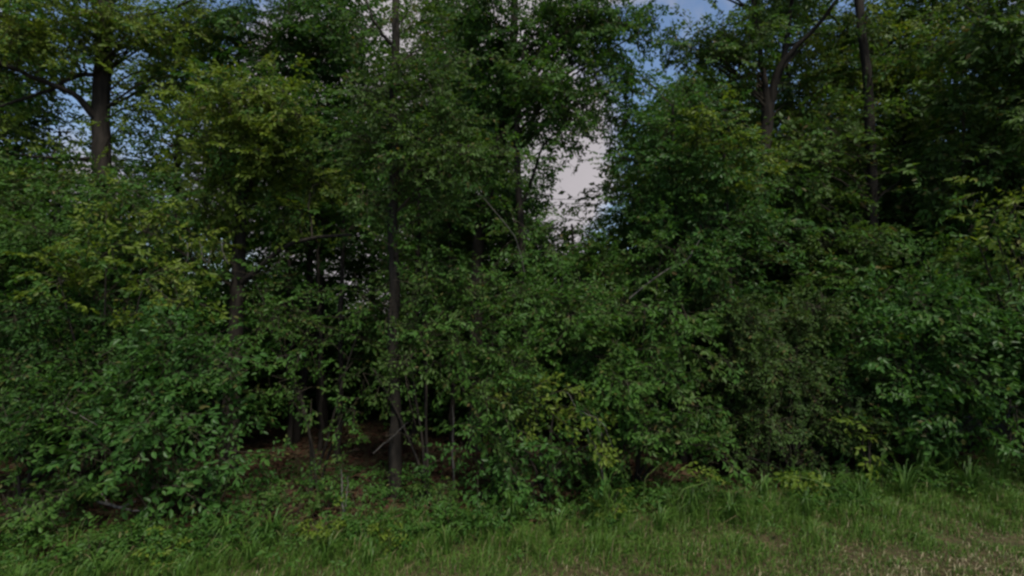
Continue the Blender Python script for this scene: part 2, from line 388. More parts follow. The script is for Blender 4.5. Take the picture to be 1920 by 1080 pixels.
plant('forest_tree', 'leaning dark tree with heavy crown left of sky gap', 'tree', 'dark', (893, 9.6),
    [[(893, 640, 9.6, .13), (895, 500, 9.6, .12), (902, 420, 9.6, .11), (930, 300, 9.6, .10), (955, 170, 9.6, .09), (965, 0, 9.6, .07), (965, -350, 9.6, .03)]],
    [(950, 50, 9.2, 120, 85, 2.6), (880, 110, 9, 70, 70, 2.2), (1040, 70, 9.3, 80, 70, 2.2), (940, 200, 9.1, 80, 70, 2.4), (1030, 190, 9.4, 60, 50, 1.8), (1120, 40, 9.5, 70, 50, 2.2), (1090, 130, 9.4, 60, 50, 2.0), (1170, 25, 9.6, 60, 40, 2.0), (1215, 40, 9.8, 30, 50, 1.5), (1120, 95, 9.5, 50, 35, 1.8), (1180, 160, 9.3, 36, 46, 1.8), (1140, 160, 9.2, 45, 40, 2.4), (1100, 60, 9.2, 60, 50, 2.4), (1060, 10, 9.2, 60, 40, 2.2), (1080, 200, 9.4, 50, 30, 1.5), (900, 330, 9, 80, 40, 1.8), (920, 400, 9.2, 70, 40, 1.4), (960, -130, 9.4, 220, 130, 1.8), (960, -330, 9.4, 220, 130, 1.6)], leaf=.09)
plant('forest_tree', 'thin forked tree whose drooping leaves hang into the sky gap', 'tree', 'mid', (985, 9.0),
    [[(985, 640, 9.0, .07), (980, 480, 9.0, .065), (972, 350, 9.0, .06), (970, 220, 9.0, .05), (985, 60, 9.0, .035)]],
    [(1000, 130, 8.8, 70, 60, 2.2), (1060, 60, 8.9, 60, 50, 2.0), (1080, 150, 8.9, 60, 45, 2.2), (1050, 215, 8.8, 60, 28, 2.0), (1120, 205, 8.8, 45, 34, 2.0), (1150, 100, 8.9, 45, 30, 1.6), (1000, 220, 8.8, 40, 40, 1.8), (1005, 300, 8.8, 20, 36, .9), (1045, 258, 8.8, 40, 24, 1.3), (1120, 248, 8.8, 30, 26, 1.5), (1060, 170, 8.8, 60, 40, 1.8), (1055, 300, 8.7, 18, 14, .5), (970, 420, 8.8, 40, 50, 1.0)],
    limbs=[[(975, 400, 9.0, .035), (1000, 330, 8.9, .028), (1020, 270, 8.8, .018), (1060, 240, 8.8, .01)]], leaf=.09)
plant('young_tree', 'rounded dark green young tree at foot of sky gap', 'tree', 'mid', (1075, 9.4),
    [[(1075, 640, 9.4, .05), (1078, 520, 9.4, .04), (1072, 420, 9.4, .02)]],
    [(1070, 440, 9.2, 60, 32, 2.4), (1085, 490, 9.1, 60, 30, 2.2), (1120, 470, 9.1, 46, 36, 2.2), (1010, 480, 9.2, 60, 40, 2.2), (1080, 520, 9, 90, 45, 2.4)])
plant('young_tree', 'bluish green young tree right of the sky gap', 'tree', 'blue', (1275, 8.7),
    [[(1275, 640, 8.7, .06), (1272, 500, 8.7, .05), (1265, 330, 8.6, .035), (1262, 200, 8.6, .02)]],
    [(1175, 285, 8.7, 36, 36, 2.0), (1195, 380, 8.6, 50, 30, 2.2), (1190, 225, 8.8, 44, 45, 2.6), (1265, 230, 8.5, 80, 60, 2.2), (1245, 330, 8.6, 60, 45, 2.2), (1320, 320, 8.4, 90, 60, 2.4), (1210, 430, 8.8, 60, 45, 2.2), (1310, 420, 8.4, 100, 55, 2.4), (1180, 150, 9, 30, 30, 1.0), (1290, 500, 8.4, 110, 45, 2.4), (1400, 440, 8.6, 70, 60, 2.2)], leaf=.08)
plant('young_tree', 'sunlit yellow green top of young tree beside forked trunk', 'tree', 'yellow', (1370, 8.2),
    [[(1370, 640, 8.2, .05), (1366, 450, 8.2, .04), (1355, 260, 8.2, .02)]],
    [(1350, 235, 8.0, 70, 30, 2.0), (1300, 265, 8.0, 60, 28, 1.4), (1400, 290, 8.2, 60, 35, 1.6), (1350, 350, 8.2, 70, 35, 1.2)], leaf=.08)
plant('forked_tree', 'dark tree forking high into three rising limbs', 'tree', 'olive', (1420, 10.6),
    [[(1422, 640, 10.6, .15), (1425, 450, 10.6, .14), (1432, 300, 10.6, .13), (1441, 195, 10.6, .12)]],
    [(1390, 60, 10.2, 100, 70, 1.9), (1320, 90, 10.2, 70, 70, 1.8), (1500, 170, 11.2, 60, 50, 1.3), (1550, 70, 11.2, 60, 50, 1.1), (1290, 170, 10.2, 50, 40, 1.6), (1450, 10, 11.2, 90, 30, 1.2), (1380, 170, 10.4, 40, 50, 1.6), (1260, 60, 10.4, 35, 60, 1.2), (1420, -120, 10.2, 250, 120, 1.7), (1420, -330, 10.2, 250, 130, 1.5)],
    limbs=[[(1441, 205, 10.6, .08), (1460, 130, 10.5, .062), (1500, 80, 10.4, .05), (1550, 28, 10.3, .04), (1620, -80, 10.2, .03)],
           [(1440, 208, 10.6, .08), (1428, 120, 10.6, .06), (1416, 40, 10.6, .05), (1400, -120, 10.6, .025)],
           [(1443, 200, 10.6, .075), (1470, 105, 10.7, .055), (1484, 10, 10.8, .045), (1500, -150, 10.8, .025)]])
plant('tall_tree', 'tall tree with bare straight trunk between forked tree and right edge', 'tree', 'olive', (1640, 9.5),
    [[(1641, 640, 9.5, .115), (1637, 430, 9.5, .092), (1634, 300, 9.5, .088), (1626, 150, 9.52, .082), (1614, 40, 9.5, .076), (1596, -220, 9.8, .08), (1590, -500, 9.8, .04)]],
    [(1550, 260, 9.9, 60, 50, 2.2), (1530, 380, 9.6, 50, 60, 2.2), (1700, 320, 10.2, 50, 45, 1.9), (1640, 230, 9.2, 24, 18, .9), (1612, 40, 9.1, 34, 26, 1.2), (1630, 130, 9.2, 22, 20, .8), (1625, 350, 9.2, 20, 18, .7), (1500, 300, 9.5, 70, 60, 2.0), (1710, 410, 10.2, 60, 50, 2.0), (1480, 400, 9.4, 60, 60, 2.0), (1600, 470, 9.2, 120, 50, 2.4), (1590, -150, 9.6, 240, 120, 1.7), (1590, -340, 9.6, 240, 130, 1.5)])
plant('young_tree', 'yellow green leafy tree behind the bare straight trunk', 'tree', 'yellow', (1710, 11),
    [[(1710, 640, 11, .06), (1705, 400, 11, .05), (1690, 180, 11, .025)]],
    [(1600, 20, 10.9, 70, 40, 1.8), (1690, 130, 10.8, 70, 50, 2.4), (1590, 160, 11, 60, 50, 2.4), (1510, 110, 11.2, 60, 50, 1.8), (1530, 220, 11.2, 70, 50, 2.4), (1580, 60, 11.2, 50, 40, 1.6), (1730, 220, 10.8, 70, 60, 2.0), (1650, 230, 11, 60, 50, 1.8), (1760, 120, 10.8, 50, 50, 1.8), (1700, 50, 11, 60, 30, 1.0)])
plant('overhanging_tree', 'large olive leaved tree overhanging at right edge', 'tree', 'olive', (2010, 8.2),
    [[(2010, 640, 8.2, .15), (2005, 300, 8.2, .13), (1990, 0, 8.2, .1), (1985, -400, 8.2, .04)]],
    [(1830, 60, 8.4, 130, 80, 2.4), (1900, 180, 8.3, 110, 80, 2.4), (1795, 200, 8.6, 50, 70, 2.2), (1835, 290, 8.7, 70, 60, 2.4), (1890, 320, 8.6, 70, 60, 2.2), (1775, 370, 8.9, 50, 50, 2.2), (1850, -130, 8.4, 220, 120, 1.8), (2080, 100, 8.2, 140, 200, 2), (2060, -200, 8.4, 200, 180, 1.6), (2100, 380, 8.2, 140, 100, 2)],
    limbs=[[(2003, 250, 8.2, .07), (1930, 130, 8.3, .05), (1850, 40, 8.4, .03)], [(2006, 400, 8.2, .06), (1900, 330, 8.5, .04), (1810, 300, 8.7, .02)]], leaf=.1, spray=.48)

# --- saplings and shrubs along the edge ----------------------------------------------------------
def shrub(name, label, leafm, base, clumps, nst=4, cat='shrub', **k):
    tr = []
    idx = rng.permutation(len(clumps))[:nst]
    for i in idx:
        c = clumps[i]; gx, gy, gz = on_ground(*base)
        py0 = 590 + (CAM_H - gz) * 960 / base[1]
        f = lambda u: (base[0] + (c[0] - base[0]) * u**1.4, py0 + (c[1] - py0) * u, base[1] + (c[2] - base[1]) * u)
        tr.append([(*f(.3), .020), (*f(.65), .015), (*f(1.0), .007)])
    k.setdefault('crown', 'foliage'); k.setdefault('stem', 'stem')
    return plant(name, label, cat, leafm, base, tr, clumps, **k)

shrub('sapling', 'low branching sapling with bright layered sprays at left', 'yellow', (190, 7.0),
    [(110, 520, 6.8, 110, 26, 2.2), (270, 535, 6.9, 90, 26, 2.0), (340, 565, 6.9, 40, 24, 1.8), (200, 480, 7.1, 90, 26, 1.5)], cat='sapling', leaf=.09)
shrub('leafy_tree', 'dark leafy young tree filling behind the layered sapling', 'mid', (90, 8.2),
    [(80, 430, 8, 110, 50, 2.4), (30, 360, 8.2, 80, 45, 2.2), (200, 370, 8.2, 90, 45, 2.2), (150, 450, 7.9, 100, 40, 2.2), (300, 470, 7.9, 70, 40, 2.2), (330, 520, 7.8, 60, 40, 2.2), (-120, 380, 8, 120, 120, 2), (40, 480, 7.8, 80, 40, 2.2)], cat='tree', stem='trunk', crown='crown')
shrub('thicket_shrub', 'dark tangled shrub filling the left edge', 'dark', (70, 7.0),
    [(70, 600, 7.0, 110, 60, 2.6), (190, 600, 7.2, 80, 50, 2.4), (50, 700, 6.6, 100, 60, 2.6), (160, 690, 6.8, 80, 60, 2.4), (110, 790, 6.4, 100, 55, 2.4), (20, 820, 6.2, 60, 50, 2.4), (180, 800, 6.6, 60, 50, 2.2), (120, 870, 6.3, 80, 40, 2.2), (-120, 700, 6.6, 120, 180, 2.2)], leaf=.08)
shrub('thicket_shrub', 'bright leafy bush low in the left corner', 'mid', (40, 5.9),
    [(30, 850, 5.9, 40, 22, 1.6), (50, 950, 5.8, 60, 36, 2.2), (0, 980, 5.6, 50, 40, 2.0), (120, 960, 5.9, 50, 36, 1.8)], nst=4, leaf=.085)
shrub('broadleaf_shrub', 'broad leaved bluish green shrub leaning left near the stick', 'blue', (400, 6.8),
    [(310, 630, 7.0, 90, 45, 2.2), (400, 640, 7.0, 70, 50, 2.2), (330, 710, 6.6, 90, 45, 2.4), (440, 690, 6.7, 70, 40, 2.0), (270, 770, 6.4, 80, 45, 2.4), (370, 790, 6.4, 100, 45, 2.4), (250, 850, 6.2, 60, 45, 2.4), (330, 880, 6.2, 70, 45, 2.2), (430, 870, 6.4, 70, 45, 1.8)], nst=6, leaf=.095, spray=.46)
shrub('sapling', 'sparse green sapling left of slender straight trunk', 'mid', (600, 7.4),
    [(640, 650, 7.2, 50, 34, 1.4), (555, 640, 7.4, 50, 36, 1.3), (500, 600, 7.6, 60, 40, 1.6), (610, 560, 7.7, 50, 26, .9), (680, 600, 7.3, 30, 26, .8), (590, 735, 7.2, 40, 24, .9), (510, 720, 7.0, 40, 30, 1.6), (660, 760, 7.0, 40, 25, 1.2), (480, 530, 7.8, 50, 30, 1.4)], cat='sapling', leaf=.075)
shrub('sapling', 'thin leafed sapling just right of slender straight trunk', 'olive', (800, 7.0),
    [(800, 610, 7.1, 50, 36, 1.2), (690, 560, 7.0, 40, 25, 1.2), (770, 680, 7.0, 50, 30, 1.4), (840, 560, 7.2, 60, 40, 1.8), (790, 480, 7.4, 60, 40, 1.2), (700, 690, 7, 30, 25, 1.0)], cat='sapling', leaf=.07)
shrub('undergrowth_shrub', 'mid green bush standing just right of slender trunk', 'mid', (930, 7.2),
    [(920, 540, 7.6, 90, 45, 2.4), (990, 590, 7.4, 90, 50, 2.4), (880, 620, 7.3, 80, 45, 2.4), (960, 670, 7.1, 90, 45, 2.4), (850, 690, 7.1, 60, 36, 1.6), (930, 740, 6.9, 90, 35, 2.2), (1000, 820, 6.8, 60, 30, 1.8), (900, 800, 6.9, 70, 30, 1.4)], nst=6, leaf=.08)
shrub('undergrowth_shrub', 'brighter leafed low bush over brown leaf litter', 'yellow', (1020, 6.8),
    [(1040, 760, 6.7, 60, 28, 1.8), (1000, 730, 6.8, 50, 25, 1.4), (1090, 800, 6.7, 50, 25, 1.6), (960, 790, 6.7, 40, 25, 1.4)], nst=4, leaf=.08)
shrub('undergrowth_shrub', 'low dark bush spreading over the verge edge', 'blue', (960, 6.7),
    [(890, 860, 6.7, 50, 26, 1.5), (980, 880, 6.6, 80, 30, 1.9), (1060, 870, 6.6, 70, 25, 1.8), (1000, 930, 6.5, 60, 25, 1.8), (1110, 830, 6.7, 40, 25, 1.4)], nst=5, leaf=.085)
shrub('roundleaf_shrub', 'full rounded green shrub bulging out at centre right', 'mid', (1190, 7.4),
    [(1120, 560, 7.7, 90, 45, 2.4), (1210, 570, 7.5, 80, 45, 2.4), (1270, 630, 7.2, 60, 50, 2.4), (1160, 650, 7.4, 90, 45, 2.4), (1240, 710, 7.1, 80, 45, 2.6), (1140, 730, 7.1, 80, 40, 2.2), (1290, 760, 7.0, 50, 45, 2.4), (1210, 790, 7.0, 80, 35, 2.4), (1290, 830, 6.9, 60, 30, 2.4), (1240, 480, 8, 80, 40, 2.2), (1060, 610, 7.6, 60, 45, 2.2)], nst=7, leaf=.09)
shrub('twiggy_shrub', 'dull brownish green small leaved twiggy shrub', 'dull', (1480, 7.9),
    [(1400, 600, 8, 80, 50, 2.2), (1500, 590, 8.1, 80, 50, 2.2), (1390, 700, 7.9, 70, 55, 2.2), (1480, 690, 7.9, 80, 55, 2.2), (1570, 680, 8.0, 60, 50, 2.0), (1430, 790, 7.8, 80, 45, 2.2), (1530, 780, 7.8, 80, 45, 2.2), (1600, 820, 7.8, 60, 40, 1.8), (1380, 850, 7.5, 60, 25, 1.4), (1500, 860, 7.7, 70, 25, 1.4), (1340, 560, 8.2, 60, 40, 2.0)], nst=8, leaf=.06, spray=.34)
shrub('broadleaf_shrub', 'large glossy blue green shrub with broad leaves at right', 'blue', (1750, 8.0),
    [(1690, 560, 7.8, 100, 45, 2.4), (1800, 560, 7.8, 90, 50, 2.4), (1640, 630, 7.7, 70, 45, 2.2), (1740, 640, 7.5, 100, 50, 2.6), (1850, 640, 7.5, 80, 50, 2.6), (1690, 700, 7.5, 80, 40, 2.4), (1790, 720, 7.4, 100, 45, 2.6), (1880, 730, 7.4, 60, 50, 2.4), (1840, 790, 7.4, 90, 35, 2.2), (1720, 770, 7.5, 60, 30, 1.8), (1950, 660, 7.5, 90, 120, 2.2)], nst=8, leaf=.105, spray=.48)
shrub('broadleaf_shrub', 'green shrub above and behind the broad glossy one', 'mid', (1740, 8.8),
    [(1640, 520, 8.6, 80, 40, 2.4), (1740, 500, 8.6, 80, 40, 2.4), (1560, 540, 8.8, 60, 40, 2.2), (1880, 540, 8.4, 80, 50, 2.2)], nst=4, leaf=.1)
shrub('sapling', 'bright yellow green sapling arching in at right edge', 'yellow', (1960, 7.8),
    [(1860, 400, 7.5, 60, 30, 1.9), (1820, 420, 7.6, 40, 18, 1.3), (1900, 370, 7.6, 50, 26, 1.8), (1900, 470, 7.5, 50, 30, 1.6)], cat='sapling', leaf=.11, spray=.5)
shrub('undergrowth_shrub', 'small light green sprig poking from the twiggy shrub', 'yellow', (1625, 7.6),
    [(1635, 805, 7.3, 32, 14, 1.4), (1610, 780, 7.4, 26, 14, 1.2)], nst=2, leaf=.085)

# --- the wood behind -----------------------------------------------------------------------------
def proto_tree(name, label, leafm, h, r, cr, crown0, nclump, group, leaf=.14):
    """a whole tree at the origin in metres; copied for the wood behind"""
    root = tagged(empty(name, (0, 0, 0)), label, 'tree', group)
    mb = MB(); top = [rng.normal(0, .4), rng.normal(0, .4), h * .93, .02]
    path = [[0, 0, -.1, r * 1.25], [rng.normal(0, .08), rng.normal(0, .08), h * .25, r], [rng.normal(0, .2), rng.normal(0, .2), h * .6, r * .7], top]
    tube(mb, path, 26, 8, 0, rough=.05); mb.build('trunk', BARK, root, smooth=True)
    anc = smooth_path(path, 40)
    tm = [make_spray(leaf, .7, nleaf=22, cheap=True) for _ in range(6)]
    mb = MB()
    for i in range(nclump):
        z = crown0 + (h - crown0) * ((i + .5) / nclump); u = (z - crown0) / (h - crown0)
        rr = cr * (math.sin(math.pi * min(1, .22 + .78 * u))**.7) * rng.uniform(.35, 1)
        th = i * 2.4 + rng.normal(0, .4)
        c = np.array([rr * math.cos(th), rr * math.sin(th), z])
        j = np.argmin(abs(anc[:, 2] - max(.5, z - .45 * rr))); b = anc[j]
        tube(mb, [[*b[:3], b[3] * .45], [*(b[:3] * .5 + c * .5 + [0, 0, .12 * rr]), b[3] * .3], [*c, .008]], 6, 5, 1, wob=.02)
        n = 27
        off = rng.normal(0, 1, (n, 3)) * [.55, .55, .3]
        ax = off + rng.normal(0, .2, (n, 3)); ax[:, 2] *= .4
        place_sprays(mb, tm, c + off - unit(ax) * .35, ax, np.array([0, 0, 1.]) + rng.normal(0, .35, (n, 3)), rng.uniform(.8, 1.3, n))
    mb.build('crown', [LM[leafm], TWIG], root)
    return root
def proto_shrub(name, label, leafm, h, cr, nclump, group, leaf=.11):
    root = tagged(empty(name, (0, 0, 0)), label, 'shrub', group)
    mb = MB(); fo = MB(); tm = [make_spray(leaf, .55, nleaf=22, cheap=True) for _ in range(5)]
    for i in range(nclump):
        th = i * 2.4; rr = cr * math.sqrt((i + .5) / nclump); c = np.array([rr * math.cos(th), rr * math.sin(th), h * rng.uniform(.25, 1) * (1 - .35 * (rr / cr)**2)])
        tube(mb, [[.05 * math.cos(th), .05 * math.sin(th), -.05, .018], [*(c * [.45, .45, .6]), .012], [*c, .005]], 6, 5, 0, wob=.015)
        n = 16; off = rng.normal(0, 1, (n, 3)) * [.38, .38, .24]
        ax = off + rng.normal(0, .15, (n, 3)); ax[:, 2] *= .45
        place_sprays(fo, tm, c + off - unit(ax) * .25, ax, np.array([0, 0, 1.]) + rng.normal(0, .4, (n, 3)), rng.uniform(.8, 1.2, n))
    mb.build('stem', BARK, root, smooth=True); fo.build('foliage', [LM[leafm], TWIG], root)
    return root
def dup(root):
    r = root.copy(); COL.objects.link(r)
    for ch in root.children:
        c = ch.copy(); COL.objects.link(c); c.parent = r
    return r
used = set()
def put(proto, x, y, rz, s):
    o = proto if proto.name not in used else dup(proto)
    used.add(proto.name); o.location = (x, y, ground(x, y) - .03); o.rotation_euler = (0, 0, rz); o.scale = (s, s, s * rng.uniform(.92, 1.08)); return o

G1 = 'trees deep in the wood'
TR = [proto_tree('forest_tree', 'slim dark leaved tree standing deep in the shaded wood', 'dark', 11, .11, 2.2, 4.6, 32, G1),
      proto_tree('forest_tree', 'slim olive leaved tree standing deep in the shaded wood', 'olive', 12.5, .13, 2.5, 6.0, 34, G1),
      proto_tree('forest_tree', 'slim green leaved tree standing deep in the shaded wood', 'mid', 9.5, .09, 2.0, 3.4, 32, G1)]
# px, depth; the bearing of the open sky gap ahead is kept free of tall crowns
for i, (px, d) in enumerate([(-110, 12), (330, 17), (580, 13), (690, 18), (830, 18), (860, 18), (870, 14.5), (1310, 19), (1330, 14), (1260, 21), (1490, 14),
        (1560, 18), (1680, 15), (1780, 13), (1880, 16), (1400, 19), (420, 21), (560, 22), (-60, 14), (-200, 11), (1990, 13), (2080, 10.5), (2200, 14), (-330, 15), (900, 23), (1720, 22), (780, 24), (610, 11.3), (1290, 24)]):
    x = (px - 960) / 960 * d
    put(TR[i % 3], x, d, rng.uniform(0, 6.28), rng.uniform(.85, 1.1))
GU = 'understory saplings in the shaded wood'
UN = [proto_tree('understory_tree', 'bushy dark leaved understory sapling in the shaded wood', 'dark', 4.6, .05, 1.5, .8, 24, GU, .115),
      proto_tree('understory_tree', 'bushy mid green understory sapling in the shaded wood', 'mid', 4.2, .045, 1.4, .7, 22, GU, .11),
      proto_tree('understory_tree', 'bushy olive understory sapling in the shaded wood', 'olive', 5.4, .055, 1.5, 1.2, 26, GU, .11)]
for i, (px, d, sc) in enumerate([(-120, 9.5, 1.1), (20, 10, 1.2), (150, 10.5, 1.0), (290, 9.8, 1.05), (400, 11, .9), (525, 12.5, .6), (720, 13.5, .85), (830, 11.2, .95), (930, 10.6, .9), (1040, 11.5, .9), (1150, 10.4, .72),
        (1240, 11, 1.1), (1330, 10.2, 1.1), (1430, 11.6, 1.2), (1530, 10.8, 1.2), (1640, 11.4, 1.3), (1740, 10.4, 1.1), (1840, 11, 1.3), (1950, 10, 1.2), (2080, 11, 1.2), (880, 15, .9), (1190, 15, 1.0), (1390, 16, 1.1), (240, 15, 1.0), (60, 14, 1.1), (1600, 16, 1.2), (1000, 17, .9)]):
    put(UN[i % 3], (px - 960) / 960 * d, d, rng.uniform(0, 6.28), sc)
G2 = 'bushes on the forest floor'
SH = [proto_shrub('forest_shrub', 'dark leafy bush on the shaded forest floor', 'dark', 1.9, 1.1, 16, G2),
      proto_shrub('forest_shrub', 'mid green leafy bush on the shaded forest floor', 'mid', 2.3, 1.2, 18, G2)]
for i in range(64):
    d = rng.uniform(9.5, 24); px = rng.uniform(-300, 2220)
    if d < 13 and 430 < px < 850: d += 6
    put(SH[i % 2], (px - 960) / 960 * d, d, rng.uniform(0, 6.28), rng.uniform(.75, 1.25))

# far edge of the wood: reads as one mass
mb = MB(); tm = [make_spray(.4, 1.6, nleaf=22, twig=False) for _ in range(5)]
n = 2600; x = rng.uniform(-75, 75, n); y = rng.uniform(36, 48, n)
z = rng.uniform(0, 1, n)**.8 * (3.6 + 1.6 * np.sin(x * .5) * np.sin(x * .17 + 1)); a = rng.normal(0, 1, (n, 3)); a[:, 2] *= .3
place_sprays(mb, tm, np.stack([x, y, z], -1), a, np.array([0, -.4, 1.]) + rng.normal(0, .4, (n, 3)), rng.uniform(.7, 1.3, n))
tagged(mb.build('distant_woods', [LM['dark'], TWIG]), 'low dark mass of distant woods seen between the trunks', kind='stuff')

# --- thin bare stems, sticks, vines --------------------------------------------------------------
def stick(name, label, cat, paths, mat=DEAD, group=None):
    allp = [P4(p) for p in paths]; b = np.array(allp[0][0][:3])
    mb = MB()
    for p in allp: tube(mb, p, 14, 6, 0, rough=.06, wob=.006)
    return tagged(mb.build(name, mat, None, None, smooth=True), label, cat, group)
def gy(px, d): return 590 + (CAM_H - on_ground(px, d)[2]) * 960 / d
stick('fallen_branch', 'pale grey fallen branch lying at foot of broad leaved shrub', 'branch',
      [[(175, 936, 6.2, .010), (205, 946, 6.05, .016), (235, 955, 5.95, .014), (262, 958, 5.9, .008)], [(205, 946, 6.05, .010), (190, 925, 6.1, .006)], [(225, 952, 5.97, .008), (255, 940, 5.9, .004)]])
stick('dead_stem', 'slim pale dead stem standing before the brown leaf litter', 'dead stem', [[(644, gy(644, 6.3), 6.3, .012), (641, 920, 6.3, .011), (640, 880, 6.3, .006)], [(646, gy(646, 6.3), 6.3, .008), (650, 930, 6.3, .008), (653, 893, 6.3, .004)]])
stick('dead_stem', 'short pale dead stem behind bush right of slender trunk', 'dead stem', [[(852, gy(852, 7.3), 7.3, .018), (850, 840, 7.3, .016), (849, 760, 7.3, .010)]])
stick('bare_twig', 'bare arching grey twigs beside the low bright bush', 'twig', [[(1140, gy(1140, 6.7), 6.7, .010), (1120, 850, 6.6, .008), (1085, 770, 6.5, .006), (1062, 735, 6.5, .003)], [(1085, 770, 6.5, .005), (1120, 785, 6.4, .004), (1140, 815, 6.4, .003), (1150, 840, 6.4, .002)], [(1120, 785, 6.4, .004), (1128, 820, 6.4, .002)]])
stick('bare_twig', 'pale bare twig slanting upward before bluish young tree', 'twig', [[(1180, 560, 7.6, .010), (1245, 508, 7.5, .009), (1285, 490, 7.4, .008), (1312, 450, 7.4, .004)]])
stick('bare_twig', 'long pale twig slanting down below the forked thin tree', 'twig', [[(985, 520, 7.6, .009), (968, 450, 7.4, .007), (935, 405, 7.2, .006), (890, 350, 7.1, .003)]])
stick('bare_twig', 'thin bare branch reaching out of the left thicket', 'twig', [[(280, 800, 6.6, .010), (215, 815, 6.3, .009), (170, 790, 6.1, .006), (125, 765, 6.0, .003)]])
stick('bare_twig', 'thin slanting twig leaning against foot of slender trunk', 'twig', [[(700, 850, 6.9, .007), (740, 815, 6.8, .006), (765, 792, 6.8, .003)]])
stick('hanging_vine', 'looping grey vines hanging before the crooked oak', 'vine', [[(350, 455, 7.4, .005), (352, 480, 7.4, .006), (346, 497, 7.4, .005)], [(374, 450, 7.4, .005), (378, 478, 7.4, .006), (390, 494, 7.4, .005), (396, 470, 7.4, .005)], [(415, 455, 7.4, .005), (420, 480, 7.4, .005), (430, 495, 7.4, .004)]])
for px, d, r, t, lean, lab in [(637, 8.8, .045, 380, 4, 'thin dark sapling trunk midway between oak and slender tree'), (606, 9.6, .04, 330, -8, 'very thin dark trunk just right of the oak branch'),
        (548, 9.8, .05, 470, -4, 'short dark pole trunk deep behind the oak'), (1112, 9.9, .05, 480, 6, 'dark pole trunk behind the full rounded shrub'), (775, 10, .06, 350, 6, 'dark trunk close behind slender straight tree'), (850, 9.9, .05, 330, -5, 'dark trunk left of the leaning heavy crowned tree'), (430, 9.4, .06, 560, 3, 'dark trunk hidden low behind broad leaved shrub')]:
    b = on_ground(px, d); root = tagged(empty('pole_tree', b), lab, 'tree')
    path = [[b[0], b[1], b[2] - .05, r * 1.3]] + P4([(px + lean * .4, 760, d, r), (px + lean, 560, d, r * .9), (px + lean * 2, t, d, r * .5)])
    mb = MB(); tube(mb, path, 20, 8, 0, rough=.06, wob=.012); mb.build('trunk', BARK, root, b, smooth=True)
    mb = MB(); foliage(mb, [(px + lean * 2 + q, t + 20 + rng.uniform(-20, 60), d, 40, 30, 1.3) for q in (-35, 30, 0)], smooth_path(path, 20), .09, .4)
    mb.build('crown', [LM['dark'], TWIG, LM['mid']], root, b)

# ------------------------------------------------------------------ forest floor litter
def flat_leaves(name, n, xf, yf, L, mat, label, lift=.01, tilt=.35):
    x, y = xf(n), None; y = yf(x)
    z = np.array([ground(a, b) for a, b in zip(x, y)]) + rng.uniform(.004, lift, len(x))
    th = rng.uniform(0, 6.28, len(x)); a = np.stack([np.cos(th), np.sin(th), rng.normal(0, tilt * .5, len(x))], -1)
    nr = np.array([0, 0, 1.]) + rng.normal(0, tilt, (len(x), 3))
    M = rot_from(a, nr) * rng.uniform(.6, 1.2, len(x))[:, None, None]
    v = np.einsum('nij,kj->nki', M, leaf_template(L, L * .6)) + np.stack([x, y, z], -1)[:, None]
    mb = MB(); mb.add(v, (np.arange(len(x))[:, None, None] * 6 + LEAF_F).reshape(-1, 4))
    return tagged(mb.build(name, mat), label, kind='stuff')
flat_leaves('leaf_litter', 26000, lambda n: rng.uniform(-9, 10, n), lambda x: edge(x) + .12 + rng.uniform(0, 1, len(x))**1.3 * 6, .09, LITTER, 'brown fallen leaves covering the shaded forest floor', .03)

# ------------------------------------------------------------------ verge grass
def blades(name, label, n, region, hf, mat, wf=.006, lean=.5):
    x, y = region(n); n = len(x)
    z = np.array([ground(a, b) for a, b in zip(x, y)]) - .01
    h = hf(x, y) * rng.uniform(.55, 1.3, n); th = rng.uniform(0, 6.28, n); ln = np.abs(rng.normal(0, lean, n)) * h
    d = np.stack([np.cos(th), np.sin(th), np.zeros(n)], -1); s = np.stack([-np.sin(th + .6), np.cos(th + .6), np.zeros(n)], -1) * (wf * rng.uniform(.6, 1.3, n))[:, None]
    p0 = np.stack([x, y, z], -1); p1 = p0 + d * (ln * .3)[:, None] + np.stack([0 * h, 0 * h, h * .6], -1); p2 = p0 + d * ln[:, None] + np.stack([0 * h, 0 * h, h * np.clip(1 - .3 * ln / h, .4, 1)], -1)
    v = np.stack([p0 - s, p0 + s, p1 + s * .8, p1 - s * .8, p2 + s * .12, p2 - s * .12], 1)
    f = (np.arange(n)[:, None, None] * 6 + np.array([[0, 1, 2, 3], [3, 2, 4, 5]])).reshape(-1, 4)
    mb = MB(); mb.add(v, f); return tagged(mb.build(name, mat), label, kind='stuff')
def dryness(x, y): return .5 + .5 * mnoise.noise(Vector((x * 1.1, y * 1.6, 5))) + max(0, (5.15 - y)) * .7 + (.42 * max(0, min(1, (x - 3.0) / 1.2)) * max(0, min(1, (5.95 - y) / .5)))
def verge(n, keep):
    x = rng.uniform(-9.5, 10.5, n); y = rng.uniform(4.35, 9.0, n)
    e = y - edge(x); ok = (abs(x) < 1.06 * y + 1.0) & (e > -3.4) & (e < .12 + rng.normal(0, .2, n)) & np.array([keep(a, b) for a, b in zip(x, y)])
    return x[ok], y[ok]
def gh(x, y):
    e = y - edge(x); c = np.array([mnoise.noise(Vector((a * 2.2, b * 2.2, 7))) for a, b in zip(x, y)])
    return np.clip((.075 + .15 * np.clip((e + 1.2) / 1.2, 0, 1)) * (1 + 1.5 * c), .035, .5)
blades('grass', 'green roadside grass growing longer towards the wood', 200000, lambda n: verge(n, lambda a, b: dryness(a, b) < .82 + rng.normal(0, .2)), gh, GRASS, .0042, .75)
blades('dry_grass', 'dry straw coloured grass patches near the road', 110000, lambda n: verge(n, lambda a, b: dryness(a, b) > .78 + rng.normal(0, .2)), lambda x, y: .06 + 0 * x, STRAW, .0045, 1.1)

